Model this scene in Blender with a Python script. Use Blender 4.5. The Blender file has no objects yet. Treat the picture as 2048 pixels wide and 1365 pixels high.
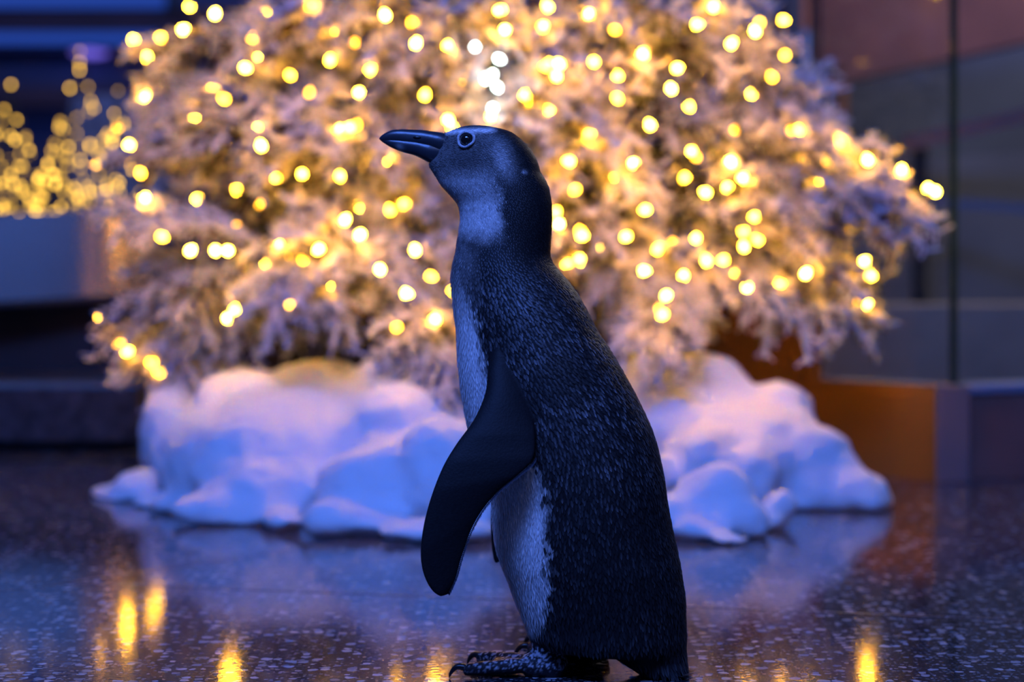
import bpy, bmesh, math, random
import numpy as np
from mathutils import Vector, Matrix, noise as mnoise
from mathutils.kdtree import KDTree

sc = bpy.context.scene
C = sc.collection
rnd = random.Random(7)
rng = np.random.default_rng(11)

# ------------------------------------------------------------------ camera
H, FPX, HORIZON, W_, H_ = 0.414, 3982.0, 520.0, 2048, 1365
cam_d = bpy.data.cameras.new('camera'); cam = bpy.data.objects.new('camera', cam_d); C.objects.link(cam)
cam.location = (0, 0, H); cam.rotation_euler = (math.pi/2, 0, 0)
cam_d.sensor_width = 36; cam_d.lens = FPX*36/W_
cam_d.shift_y = -(H_/2-HORIZON)/W_
cam_d.clip_start = 0.05; cam_d.clip_end = 60
cam_d.dof.use_dof = True; cam_d.dof.focus_distance = 1.945; cam_d.dof.aperture_fstop = 3.0
sc.camera = cam

# ------------------------------------------------------------------ world, lamps, exposure
w = bpy.data.worlds.new('world'); sc.world = w; w.use_nodes = True
w.node_tree.nodes['Background'].inputs[0].default_value = (0.05, 0.10, 0.45, 1)
w.node_tree.nodes['Background'].inputs[1].default_value = 0.22
def area(name, loc, target, size, power, col):
    d = bpy.data.lights.new(name, 'AREA'); d.shape = 'RECTANGLE'; d.size, d.size_y = size
    d.energy = power; d.color = col
    o = bpy.data.objects.new(name, d); C.objects.link(o); o.location = loc
    o.rotation_euler = (Vector(target)-Vector(loc)).to_track_quat('-Z', 'Y').to_euler()
    return o
area('blue_hall_light', (-0.6, -0.2, 3.3), (0.0, 2.9, 0.2), (1.6, 1.0), 225, (0.085, 0.22, 1.0))
area('tank_back_fill', (2.6, 5.6, 2.9), (2.2, 5.6, 0), (1.2, 0.8), 80, (0.85, 0.68, 0.62))  # unseen lamp added to brighten the hall behind the tank
area('left_back_fill', (-2.6, 7.8, 3.2), (-2.4, 8.6, 0.6), (1.2, 0.6), 22, (0.16, 0.28, 1.0))  # unseen blue lamp added to lift the dark left background
area('fascia_fill', (2.0, 5.2, 2.4), (1.9, 6.4, 1.15), (0.8, 0.3), 16, (1.0, 0.72, 0.42))  # warm lamp added out of view to brighten the fascia beam
sd = bpy.data.lights.new('white_spot', 'SPOT'); so = bpy.data.objects.new('white_spot', sd); C.objects.link(so)
so.location = (0.75, 0.0, 2.3); so.rotation_euler = (Vector((0.02, 2.0, 0.30))-so.location).to_track_quat('-Z', 'Y').to_euler()
sd.energy = 24; sd.color = (0.42, 0.52, 1.0); sd.spot_size = math.radians(17); sd.spot_blend = 0.8; sd.shadow_soft_size = 0.12
sc.view_settings.view_transform = 'Standard'; sc.view_settings.look = 'None'
sc.view_settings.exposure = 0.0; sc.view_settings.gamma = 1.0
sc.view_settings.use_curve_mapping = False

# ------------------------------------------------------------------ helpers
def P(px, py, Y):                      # photo direction at a real distance -> point of the place
    return Vector(((px-W_/2)*Y/FPX, Y, H-(py-HORIZON)*Y/FPX))
def G(px, py):                         # point of the floor
    return P(px, py, H*FPX/(py-HORIZON))

def tag(o, label=None, cat=None, group=None, kind=None):
    if label: o['label'] = label
    if cat: o['category'] = cat
    if group: o['group'] = group
    if kind: o['kind'] = kind
    return o
def empty(name, loc=(0, 0, 0)):
    o = bpy.data.objects.new(name, None); o.empty_display_size = 0.05
    C.objects.link(o); o.location = loc; return o
def link(name, me, mat=None, parent=None, smooth=False):
    if mat is not None and len(me.materials) == 0: me.materials.append(mat)
    if smooth: me.polygons.foreach_set('use_smooth', [True]*len(me.polygons))
    o = bpy.data.objects.new(name, me); C.objects.link(o)
    if parent is not None:
        o.parent = parent; o.matrix_parent_inverse = Matrix.Translation(-Vector(parent.location))
    return o
def mesh_np(name, verts, faces, cols=None):
    me = bpy.data.meshes.new(name)
    me.from_pydata([tuple(v) for v in verts], [], [tuple(int(i) for i in f) for f in faces])
    if cols is not None: set_cols(me, cols)
    me.update(); return me
def set_cols(me, cols):
    a = me.color_attributes.new('col', 'FLOAT_COLOR', 'POINT')
    c = np.ones((len(me.vertices), 4), np.float32); c[:, :3] = cols
    a.data.foreach_set('color', c.ravel())
def box_mesh(name, lo, hi, bevel=0.0):
    bm = bmesh.new(); bmesh.ops.create_cube(bm, size=1)
    lo, hi = Vector(lo), Vector(hi)
    for v in bm.verts:
        v.co = Vector([(lo[i]+hi[i])/2 + v.co[i]*(hi[i]-lo[i]) for i in range(3)])
    if bevel: bmesh.ops.bevel(bm, geom=bm.edges[:], offset=bevel, segments=2, affect='EDGES', profile=0.5)
    me = bpy.data.meshes.new(name); bm.to_mesh(me); bm.free(); return me
def prism_mesh(name, poly, z0, z1, bevel=0.0):           # plan polygon extruded
    bm = bmesh.new()
    f = bm.faces.new([bm.verts.new((x, y, z0)) for x, y in poly])
    r = bmesh.ops.extrude_face_region(bm, geom=[f])
    for v in r['geom']:
        if isinstance(v, bmesh.types.BMVert): v.co.z = z1
    bmesh.ops.recalc_face_normals(bm, faces=bm.faces[:])
    if bevel: bmesh.ops.bevel(bm, geom=bm.edges[:], offset=bevel, segments=2, affect='EDGES', profile=0.5)
    me = bpy.data.meshes.new(name); bm.to_mesh(me); bm.free(); return me
def tube(pts, radii, n=8, cap=True):
    pts = [Vector(p) for p in pts]; V, F = [], []
    up = Vector((0, 0, 1))
    for i, p in enumerate(pts):
        t = (pts[min(i+1, len(pts)-1)]-pts[max(i-1, 0)]).normalized()
        a = t.cross(up)
        if a.length < 1e-3: a = t.cross(Vector((0, 1, 0)))
        a.normalize(); b = t.cross(a).normalized()
        for k in range(n):
            th = 2*math.pi*k/n
            V.append(p+(a*math.cos(th)+b*math.sin(th))*radii[i])
    for i in range(len(pts)-1):
        for k in range(n):
            F.append((i*n+k, i*n+(k+1) % n, (i+1)*n+(k+1) % n, (i+1)*n+k))
    if cap:
        F.append(tuple(range(n))[::-1]); F.append(tuple((len(pts)-1)*n+k for k in range(n)))
    return V, F
def spline(pts, m):                    # Catmull-Rom through points (any dimension)
    p = np.array(pts, float); n = len(p); out = []
    for t in np.linspace(0, n-1-1e-9, m):
        i = int(t); u = t-i
        p0, p1, p2, p3 = p[max(i-1, 0)], p[i], p[min(i+1, n-1)], p[min(i+2, n-1)]
        out.append(0.5*((2*p1)+(-p0+p2)*u+(2*p0-5*p1+4*p2-p3)*u*u+(-p0+3*p1-3*p2+p3)*u**3))
    return np.array(out)
def sstep(a, b, x):
    t = np.clip((x-a)/(b-a), 0, 1); return t*t*(3-2*t)

# ------------------------------------------------------------------ materials
def new_mat(name):
    m = bpy.data.materials.new(name); m.use_nodes = True
    nt = m.node_tree; return m, nt, nt.nodes['Principled BSDF']
def pm(name, col, rough=0.6, metal=0.0, spec=0.5, noise=None, bump=None):
    m, nt, b = new_mat(name)
    b.inputs['Base Color'].default_value = (*col, 1); b.inputs['Roughness'].default_value = rough
    b.inputs['Metallic'].default_value = metal; b.inputs['Specular IOR Level'].default_value = spec
    tc = nt.nodes.new('ShaderNodeTexCoord')
    if noise:
        s, amt = noise
        n = nt.nodes.new('ShaderNodeTexNoise'); n.inputs['Scale'].default_value = s; n.inputs['Detail'].default_value = 4
        nt.links.new(tc.outputs['Object'], n.inputs['Vector'])
        r = nt.nodes.new('ShaderNodeValToRGB')
        r.color_ramp.elements[0].position = 0.3; r.color_ramp.elements[1].position = 0.7
        r.color_ramp.elements[0].color = (*[c*(1-amt) for c in col], 1); r.color_ramp.elements[1].color = (*[min(1, c*(1+amt)) for c in col], 1)
        nt.links.new(n.outputs['Fac'], r.inputs[0]); nt.links.new(r.outputs[0], b.inputs['Base Color'])
    if bump:
        s, st, d = bump
        n = nt.nodes.new('ShaderNodeTexNoise'); n.inputs['Scale'].default_value = s; n.inputs['Detail'].default_value = 5
        nt.links.new(tc.outputs['Object'], n.inputs['Vector'])
        bp = nt.nodes.new('ShaderNodeBump'); bp.inputs['Strength'].default_value = st; bp.inputs['Distance'].default_value = d
        nt.links.new(n.outputs['Fac'], bp.inputs['Height']); nt.links.new(bp.outputs[0], b.inputs['Normal'])
    return m
def attr_mat(name, rough, spec=0.5, sheen=0.0, bump=None, trans=0.0):
    m = pm(name, (0.5, 0.5, 0.5), rough, 0, spec, bump=bump); nt = m.node_tree; b = nt.nodes['Principled BSDF']
    a = nt.nodes.new('ShaderNodeAttribute'); a.attribute_name = 'col'
    nt.links.new(a.outputs['Color'], b.inputs['Base Color'])
    b.inputs['Sheen Weight'].default_value = sheen; b.inputs['Sheen Roughness'].default_value = 0.4
    if trans:
        t = nt.nodes.new('ShaderNodeBsdfTranslucent'); nt.links.new(a.outputs['Color'], t.inputs['Color'])
        mx = nt.nodes.new('ShaderNodeMixShader'); mx.inputs[0].default_value = trans
        nt.links.new(b.outputs[0], mx.inputs[1]); nt.links.new(t.outputs[0], mx.inputs[2])
        nt.links.new(mx.outputs[0], nt.nodes['Material Output'].inputs[0])
    return m
def emit(name, col, strength, vary=None):
    m, nt, b = new_mat(name); nt.nodes.remove(b)
    e = nt.nodes.new('ShaderNodeEmission'); e.inputs[0].default_value = (*col, 1); e.inputs[1].default_value = strength
    if vary:
        oi = nt.nodes.new('ShaderNodeObjectInfo'); mr = nt.nodes.new('ShaderNodeMapRange')
        mr.inputs[3].default_value = strength*vary[0]; mr.inputs[4].default_value = strength*vary[1]
        pw = nt.nodes.new('ShaderNodeMath'); pw.operation = 'POWER'; pw.inputs[1].default_value = 1.4; nt.links.new(oi.outputs['Random'], pw.inputs[0]); nt.links.new(pw.outputs[0], mr.inputs[0]); nt.links.new(mr.outputs[0], e.inputs[1])
    nt.links.new(e.outputs[0], nt.nodes['Material Output'].inputs[0]); return m
def brushed(name, col, rough, aniso, spec_metal=1.0):
    m, nt, b = new_mat(name)
    b.inputs['Base Color'].default_value = (*col, 1); b.inputs['Metallic'].default_value = spec_metal
    b.inputs['Roughness'].default_value = rough; b.inputs['Anisotropic'].default_value = aniso; b.inputs['Anisotropic Rotation'].default_value = 0.25
    tg = nt.nodes.new('ShaderNodeTangent'); tg.direction_type = 'RADIAL'; tg.axis = 'Z'
    nt.links.new(tg.outputs[0], b.inputs['Tangent'])
    tc = nt.nodes.new('ShaderNodeTexCoord'); mp = nt.nodes.new('ShaderNodeMapping'); mp.inputs['Scale'].default_value = (4, 4, 60)
    n = nt.nodes.new('ShaderNodeTexNoise'); n.inputs['Scale'].default_value = 6
    nt.links.new(tc.outputs['Object'], mp.inputs[0]); nt.links.new(mp.outputs[0], n.inputs['Vector'])
    mr = nt.nodes.new('ShaderNodeMapRange'); mr.inputs[3].default_value = rough*0.9; mr.inputs[4].default_value = rough*1.1
    nt.links.new(n.outputs['Fac'], mr.inputs[0]); nt.links.new(mr.outputs[0], b.inputs['Roughness'])
    return m
def glass_mat(name, tint=(0.93, 0.97, 0.95)):
    m, nt, b = new_mat(name); nt.nodes.remove(b)
    t = nt.nodes.new('ShaderNodeBsdfTransparent'); t.inputs[0].default_value = (*tint, 1)
    g = nt.nodes.new('ShaderNodeBsdfGlossy'); g.inputs['Roughness'].default_value = 0.02
    lw = nt.nodes.new('ShaderNodeLayerWeight'); pw = nt.nodes.new('ShaderNodeMath'); pw.operation = 'POWER'; pw.inputs[1].default_value = 4.0
    nt.links.new(lw.outputs['Facing'], pw.inputs[0])
    f = nt.nodes.new('ShaderNodeMath'); f.operation = 'MULTIPLY_ADD'; f.inputs[1].default_value = 0.9; f.inputs[2].default_value = 0.05
    nt.links.new(pw.outputs[0], f.inputs[0])
    mx = nt.nodes.new('ShaderNodeMixShader')
    nt.links.new(f.outputs[0], mx.inputs[0]); nt.links.new(t.outputs[0], mx.inputs[1]); nt.links.new(g.outputs[0], mx.inputs[2])
    nt.links.new(mx.outputs[0], nt.nodes['Material Output'].inputs[0]); return m
def terrazzo():
    m, nt, b = new_mat('terrazzo'); L = nt.links.new
    tc = nt.nodes.new('ShaderNodeTexCoord')
    def chips(scale, rmin, rmax, keep):
        v = nt.nodes.new('ShaderNodeTexVoronoi'); v.voronoi_dimensions = '2D'; v.inputs['Scale'].default_value = scale
        nz = nt.nodes.new('ShaderNodeTexNoise'); nz.inputs['Scale'].default_value = scale*1.6
        L(tc.outputs['Object'], nz.inputs['Vector'])
        ad = nt.nodes.new('ShaderNodeMixRGB'); ad.blend_type = 'LINEAR_LIGHT'; ad.inputs[0].default_value = 0.35/scale
        L(tc.outputs['Object'], ad.inputs[1]); L(nz.outputs['Color'], ad.inputs[2]); L(ad.outputs[0], v.inputs['Vector'])
        sp = nt.nodes.new('ShaderNodeSeparateColor'); L(v.outputs['Color'], sp.inputs[0])
        rad = nt.nodes.new('ShaderNodeMapRange'); rad.inputs[1].default_value = keep; rad.inputs[3].default_value = 0; rad.inputs[4].default_value = rmax
        L(sp.outputs[0], rad.inputs[0])
        lt = nt.nodes.new('ShaderNodeMath'); lt.operation = 'LESS_THAN'; L(v.outputs['Distance'], lt.inputs[0]); L(rad.outputs[0], lt.inputs[1])
        ml = nt.nodes.new('ShaderNodeMath'); ml.operation = 'MULTIPLY'; L(lt.outputs[0], ml.inputs[0])
        tone = nt.nodes.new('ShaderNodeMapRange'); tone.inputs[3].default_value = 0.25; tone.inputs[4].default_value = 1.0
        L(sp.outputs[1], tone.inputs[0]); L(tone.outputs[0], ml.inputs[1]); return ml.outputs[0]
    a = chips(75, 0, 0.50, 0.45); c = chips(190, 0, 0.5, 0.35)
    mx = nt.nodes.new('ShaderNodeMath'); mx.operation = 'MAXIMUM'
    half = nt.nodes.new('ShaderNodeMath'); half.operation = 'MULTIPLY'; half.inputs[1].default_value = 0.5
    L(c, half.inputs[0]); L(a, mx.inputs[0]); L(half.outputs[0], mx.inputs[1])
    mc = nt.nodes.new('ShaderNodeMixRGB'); mc.inputs[1].default_value = (0.011, 0.012, 0.017, 1); mc.inputs[2].default_value = (0.46, 0.44, 0.46, 1)
    L(mx.outputs[0], mc.inputs[0]); L(mc.outputs[0], b.inputs['Base Color'])
    b.inputs['Roughness'].default_value = 0.085; b.inputs['Specular IOR Level'].default_value = 0.4
    n = nt.nodes.new('ShaderNodeTexNoise'); n.inputs['Scale'].default_value = 120; n.inputs['Detail'].default_value = 3
    L(tc.outputs['Object'], n.inputs['Vector'])
    bp = nt.nodes.new('ShaderNodeBump'); bp.inputs['Strength'].default_value = 0.12; bp.inputs['Distance'].default_value = 0.001
    L(n.outputs['Fac'], bp.inputs['Height']); L(bp.outputs[0], b.inputs['Normal'])
    return m

M = dict(
    terrazzo=terrazzo(),
    strip=pm('divider_zinc', (0.16, 0.16, 0.18), 0.35, 0.6),
    granite=pm('dark_granite', (0.035, 0.034, 0.04), 0.35, noise=(40, 0.7)),
    darkpanel=pm('dark_panel', (0.012, 0.010, 0.012), 0.5, noise=(8, 0.3)),
    navy=pm('navy_wall', (0.05, 0.07, 0.16), 0.7, noise=(2, 0.3)),
    maroon=pm('maroon_panel', (0.05, 0.02, 0.025), 0.6, noise=(3, 0.3)),
    slate=pm('slate_panel', (0.20, 0.24, 0.32), 0.6, noise=(3, 0.2)),
    satin=brushed('satin_steel_white', (0.42, 0.38, 0.33), 0.16, 0.97, 0.9),
    bronze=brushed('brushed_bronze', (0.40, 0.175, 0.035), 0.20, 0.95, 0.5),
    steel=brushed('dull_steel', (0.22, 0.18, 0.17), 0.42, 0.6, 0.4),
    poolwall=pm('grey_pool_wall', (0.36, 0.30, 0.24), 0.3, noise=(3, .3)),
    slatedark=pm('dark_slate', (0.11, 0.12, 0.15), 0.5, noise=(2, .3)),
    rosewood=pm('rose_brown_panel', (0.30, 0.12, 0.085), 0.45, noise=(5, 0.2)),
    glass=glass_mat('clear_glass'),
    glassedge=pm('green_glass_edge', (0.012, 0.03, 0.016), 0.15),
    frame=pm('dark_frame', (0.012, 0.016, 0.02), 0.4),
    wire=pm('green_wire', (0.015, 0.03, 0.012), 0.5),
    bark=pm('trunk_brown', (0.04, 0.03, 0.015), 0.9, noise=(30, 0.4)),
    bulb=emit('warm_bulb', (1.0, 0.43, 0.018), 250, (0.04, 1.3)),
    coolbulb=emit('cool_bulb', (0.80, 1.0, 0.88), 30),
    goldbulb=emit('gold_bulb', (1.0, 0.55, 0.07), 8, (0.25, 1.5)),
    ledblue=emit('blue_led', (0.05, 0.16, 1.0), 0.35),
    ledpurple=emit('purple_led', (0.22, 0.16, 1.0), 1.0),
    claw=pm('black_claw', (0.01, 0.01, 0.012), 0.3),
    eye=pm('eye_black', (0.006, 0.005, 0.005), 0.04, spec=0.8),
    needle=attr_mat('flocked_needles', 0.85, 0.2, trans=0.25),
    body=attr_mat('penguin_skin', 0.6, 0.15, bump=(500, 0.35, 0.001)),
    feather=attr_mat('penguin_feathers', 0.45, 0.22, sheen=0.02),
    bill=attr_mat('penguin_bill', 0.33, 0.5, bump=(160, 0.25, 0.001)),
)
def cotton():
    m = pm('cotton_batting', (0.86, 0.86, 0.87), 1.0, 0, 0.05, bump=(45, 0.35, 0.01)); nt = m.node_tree; b = nt.nodes['Principled BSDF']
    b.inputs['Sheen Weight'].default_value = 0.35; b.inputs['Sheen Roughness'].default_value = 0.6
    t = nt.nodes.new('ShaderNodeBsdfTranslucent'); t.inputs[0].default_value = (0.85, 0.85, 0.86, 1)
    mx = nt.nodes.new('ShaderNodeMixShader'); mx.inputs[0].default_value = 0.18
    nt.links.new(b.outputs[0], mx.inputs[1]); nt.links.new(t.outputs[0], mx.inputs[2])
    nt.links.new(mx.outputs[0], nt.nodes['Material Output'].inputs[0]); return m
M['cotton'] = cotton()

# ------------------------------------------------------------------ floor: slabs and divider strips
floor = tag(empty('floor'), 'dark polished terrazzo floor flecked with pale chips', None, None, 'structure')
A0, A1 = G(0, 1185), G(560, 1105)
B0, B1 = G(500, 1180), G(1500, 1219)
dA = (A1-A0).normalized(); dB = (B1-B0).normalized()
def isect(p, d, q, e):
    den = d.x*e.y-d.y*e.x; t = ((q.x-p.x)*e.y-(q.y-p.y)*e.x)/den; return p+d*t
J = isect(A0, dA, B0, dB)
Af, Ab, Bf = J-dA*9, J+dA*14, J+dB*9
slabs = [[(Af.x, Af.y), (J.x, J.y), (Ab.x, Ab.y), (-9, 14)],
         [(J.x, J.y), (Bf.x, Bf.y), (14, 6), (14, 16), (Ab.x, Ab.y)],
         [(Af.x, Af.y), (2, -6), (12, -4), (Bf.x, Bf.y), (J.x, J.y)]]
for s in slabs:
    c = Vector((sum(p[0] for p in s)/len(s), sum(p[1] for p in s)/len(s)))
    link('terrazzo_slab', prism_mesh('terrazzo_slab', s, -0.03, 0.0), M['terrazzo'], floor)
for p, q in ((J-dA*6, J+dA*10), (J, J+dB*7)):
    d = (q-p).normalized(); n = Vector((-d.y, d.x, 0))*0.0012
    link('divider_strip', prism_mesh('divider_strip', [((p+n).x, (p+n).y), ((q+n).x, (q+n).y), ((q-n).x, (q-n).y), ((p-n).x, (p-n).y)], -0.01, 0.0004), M['strip'], floor)

# ------------------------------------------------------------------ setting at the back
tag(link('wall_back', box_mesh('wall_back', (-6, 9.5, 0), (5, 9.7, 3.6)), M['navy']), kind='structure')
for i, (y0, y1, mt, Y) in enumerate([(15, 62, 'maroon', 9.3), (88, 101, 'navy', 9.3), (172, 215, 'maroon', 9.2)]):
    a, b = P(0, y1, Y), P(0, y0, Y)
    tag(link('trim_%d' % (i+1), box_mesh('trim', (-5.5, Y, a.z), (-1.2, Y+0.18, b.z), 0.01), M[mt]), kind='structure')
for k, (y0, y1, x0, x1, lab) in enumerate([(-14, 14, -400, 345, 'long blue light strip along the upper edge of the hall fascia'),
                                         (64, 86, -400, 330, 'long blue light strip below the maroon fascia band')]):
    a, b = P(x0, y1, 9.25), P(x1, y0, 9.25)
    o = link('light_strip', box_mesh('light_strip', (a.x, 9.25, a.z), (b.x, 9.29, b.z), 0.008), M['ledblue']); tag(o, lab, 'light strip')
    for ex in (a.x, b.x):
        link('end_cap', box_mesh('end_cap', (ex-0.03, 9.23, a.z-0.01), (ex+0.03, 9.295, b.z+0.01), 0.005), M['frame'], o)
a = P(180, 104, 9.38)
o = empty('downlight', a); tag(o, 'small round purple downlight under the blue light strip', 'lamp')
bm = bmesh.new(); bmesh.ops.create_cone(bm, cap_ends=True, segments=24, radius1=0.10, radius2=0.08, depth=0.05)
me = bpy.data.meshes.new('can'); bm.to_mesh(me); bm.free(); me.transform(Matrix.Translation(a+Vector((0, 0, 0.028)))); link('housing', me, M['frame'], o, True)
bm = bmesh.new(); bmesh.ops.create_uvsphere(bm, u_segments=20, v_segments=10, radius=1)
me = bpy.data.meshes.new('lens'); bm.to_mesh(me); bm.free(); me.transform(Matrix.Translation(a)@Matrix.Diagonal((0.09, 0.09, 0.022, 1))); link('lens', me, M['ledpurple'], o, True)

# slate display panel far behind the golden cones
a, b = P(140, 430, 8.0), P(330, 190, 8.0)
tag(link('partition_panel', box_mesh('partition_panel', (a.x, 8.0, 0), (b.x, 8.08, b.z), 0.01), M['slate']), 'slate blue partition panel behind the golden light cones', 'panel')

# counter and the dark base, granite ledge
Yc = 4.70
cn = empty('display_counter', (-2.2, Yc, 0)); tag(cn, 'satin white metal display counter with warm streaked reflections', 'counter')
xr = P(288, 500, Yc).x
zt0, zt1 = P(0, 430, Yc).z, P(290, 411, Yc).z; zb0, zb1 = P(0, 606, Yc).z, P(290, 590, Yc).z
x0 = P(0, 0, Yc).x; sl_t = (zt1-zt0)/(xr-x0); sl_b = (zb1-zb0)/(xr-x0); xl = -3.0
def yf(x): return Yc+0.22*(x-x0)
def zt(x): return zt0+sl_t*(max(x, -1.9)-x0)
def zb(x): return zb0+sl_b*(max(x, -1.9)-x0)
V, F = [], []
xs = [xl, -1.9, xr]
for x in xs:
    for y in (yf(x), 7.2):
        V += [(x, y, zb(x)), (x, y, zt(x))]
for i in range(2):
    a_, b_ = i*4, (i+1)*4
    F += [(a_, b_, b_+1, a_+1), (a_+2, a_+3, b_+3, b_+2), (a_+1, b_+1, b_+3, a_+3), (a_, a_+2, b_+2, b_)]
F += [(0, 1, 3, 2), (8, 10, 11, 9)]
link('body', mesh_np('counter_body', V, F), M['satin'], cn)
link('edge_trim', mesh_np('edge_trim', [(x, y, zb(x)+dz) for x in (xl, -1.9, xr) for (y, dz) in ((yf(x)-0.004, -0.008), (yf(x)-0.004, 0.004), (yf(x)+0.02, -0.008), (yf(x)+0.02, 0.004))],
     [(0, 4, 5, 1), (4, 8, 9, 5), (0, 2, 6, 4), (4, 6, 10, 8), (8, 10, 11, 9), (0, 1, 3, 2)]), M['frame'], cn)
link('base_panel', box_mesh('base_panel', (xl, Yc+0.16, 0), (0.28, Yc+0.20, zb(xr)-0.0)), M['darkpanel'], cn)
zl = P(0, 772, 4.28).z
lg = tag(link('stone_ledge', prism_mesh('stone_ledge', [(-4.2, 4.28), (P(278, 800, 4.28).x, 4.28), (P(278, 800, 4.28).x, Yc+0.155), (-4.2, Yc+0.155)], 0.022, zl, 0.006), M['granite']), 'low dark granite ledge below the display counter', 'ledge')
link('plinth', box_mesh('plinth', (-4.2, 4.33, 0), (P(270, 800, 4.28).x, Yc+0.05, 0.0225)), M['darkpanel'], lg)

# tank on the right: bronze clad plinth, glass panes, post
K = Vector((0.786, 3.70, 0)); L1 = Vector((0.588, 3.89, 0)); dl = (L1-K).normalized(); nl = Vector((dl.y, -dl.x, 0))
if nl.y > 0: nl = -nl
zp = P(1870, 773, 3.70).z
tk = empty('glass_tank', (K.x, K.y, 0)); tag(tk, 'glass fronted tank standing on a brushed bronze plinth', 'tank')
def wallpoly(p, q, n, th): return [(p.x, p.y), (q.x, q.y), ((q-n*th).x, (q-n*th).y), ((p-n*th).x, (p-n*th).y)]
L2 = K+dl*0.62
link('plinth_panel', prism_mesh('plinth_panel', wallpoly(K, L1, nl, 0.03), 0, zp, 0.002), M['bronze'], tk)
link('end_panel', prism_mesh('end_panel', wallpoly(L1, L2, nl, 0.03), 0, 0.37, 0.002), M['bronze'], tk)
dr = Vector((0.90, 0.43, 0)).normalized(); nr = Vector((dr.y, -dr.x, 0))
K2 = K+Vector((0.066, 0.004, 0)); R2 = K2+dr*2.2
link('corner_post', prism_mesh('corner_post', [(K.x+0.003, K.y), (K2.x, K2.y), (K2.x+0.005, K2.y+0.08), (K.x+0.0, K.y+0.09)], 0, zp, 0.002), M['steel'], tk)
Kr = K2+Vector((0.002, 0.012, 0)); Rr = Kr+dr*2.2
link('plinth_panel', prism_mesh('plinth_panel', wallpoly(Kr, Rr, nr, 0.03), 0, zp-0.016, 0.002), M['rosewood'], tk)
link('ledge_cap', prism_mesh('ledge_cap', wallpoly(Kr+nr*0.006, Rr+nr*0.006, nr, 0.10), zp-0.016, zp, 0.003), M['slate'], tk)
link('ledge_cap', prism_mesh('ledge_cap', wallpoly(K-nl*0.03, L1-nl*0.03, nl, 0.08), zp-0.012, zp-0.001, 0.002), M['slate'], tk)
Gc = Vector((P(1908, 600, 3.765).x, 3.765, 0)); dg_ = Vector((-.56, .83, 0)).normalized(); ng_ = Vector((-.83, -.56, 0)).normalized(); Lg = Gc+dg_*0.40; Rg = Gc+dr*2.1
link('glass_pane', prism_mesh('glass_pane', wallpoly(Gc, Lg, ng_, 0.010), zp, 2.3), M['glass'], tk)
link('glass_pane', prism_mesh('glass_pane', wallpoly(Gc+dr*0.004, Rg, nr, 0.010), zp, 2.3), M['glass'], tk)
link('glass_edge', prism_mesh('glass_edge', [(Gc.x-0.006, Gc.y-0.002), (Gc.x+0.006, Gc.y-0.002), (Gc.x+0.006, Gc.y+0.012), (Gc.x-0.006, Gc.y+0.012)], zp, 2.3), M['glassedge'], tk)
# inside: pool wall, bed
z1 = P(1700, 610, 5.0).z
link('pool_wall', prism_mesh('pool_wall', [(0.72, 5.0), (3.6, 5.6), (3.6, 5.7), (0.72, 5.1)], 0.0, z1, 0.004), M['poolwall'], tk)
link('tank_bed', prism_mesh('tank_bed', [(0.72, 4.1), (0.95, 3.92), (3.2, 4.95), (3.6, 5.6), (0.72, 5.0)], 0.0, 0.10), M['darkpanel'], tk)

# hall seen through the glass
tag(link('wall_right', prism_mesh('wall_right', [(1.05, 7.6), (5.5, 6.6), (5.5, 6.8), (1.05, 7.8)], 0, 3.2), M['navy']), kind='structure')
def slanted(name, p, q, th, dpt, mat, parent=None):
    p, q = Vector(p), Vector(q); V = []
    for v in (p, q):
        for dy in (0, dpt):
            for dz in (-th/2, th/2): V.append(v+Vector((0, dy, dz)))
    return link(name, mesh_np(name, V, [(0, 4, 5, 1), (2, 3, 7, 6), (1, 5, 7, 3), (0, 2, 6, 4), (0, 1, 3, 2), (4, 6, 7, 5)]), mat, parent)
a, b = P(1640, 60, 6.4), P(2300, -90, 6.0)
tag(slanted('fascia_beam', a, b, 0.36, 0.25, M['rosewood']), 'slanting rose brown fascia beam above the glass tank', 'beam')
V = []
for (px, py, Y) in ((1560, 335, 5.75), (2350, 285, 5.95)):
    for dy in (0, .06):
        q = P(px, py, Y); V += [(q.x, Y+dy, 0.0), (q.x, Y+dy, q.z)]
tag(link('barrier_wall', mesh_np('barrier_wall', V, [(0, 4, 5, 1), (2, 3, 7, 6), (1, 5, 7, 3), (0, 2, 6, 4), (0, 1, 3, 2), (4, 6, 7, 5)]), M['slatedark']), 'dark slate barrier wall with sloping top behind the tank', 'wall')
rl = empty('handrail', P(1830, 290, 5.6)); tag(rl, 'slanting wooden handrail on posts behind the tank glass', 'handrail')
slanted('rail', P(1810, 288, 5.55), P(2350, 160, 5.3), 0.040, 0.05, M['rosewood'], rl)
slanted('lower_rail', P(1840, 402, 5.55), P(2350, 440, 5.3), 0.022, 0.04, M['slate'], rl)
for px in (1842, 2120, 2330):
    t_ = (px-1810)/540; Yp = 5.58-0.25*t_; top = P(px, 288-128*t_, Yp)
    link('post', box_mesh('post', (top.x-0.02, Yp, 0), (top.x+0.02, Yp+0.04, top.z-0.02), 0.004), M['frame'], rl)
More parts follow.
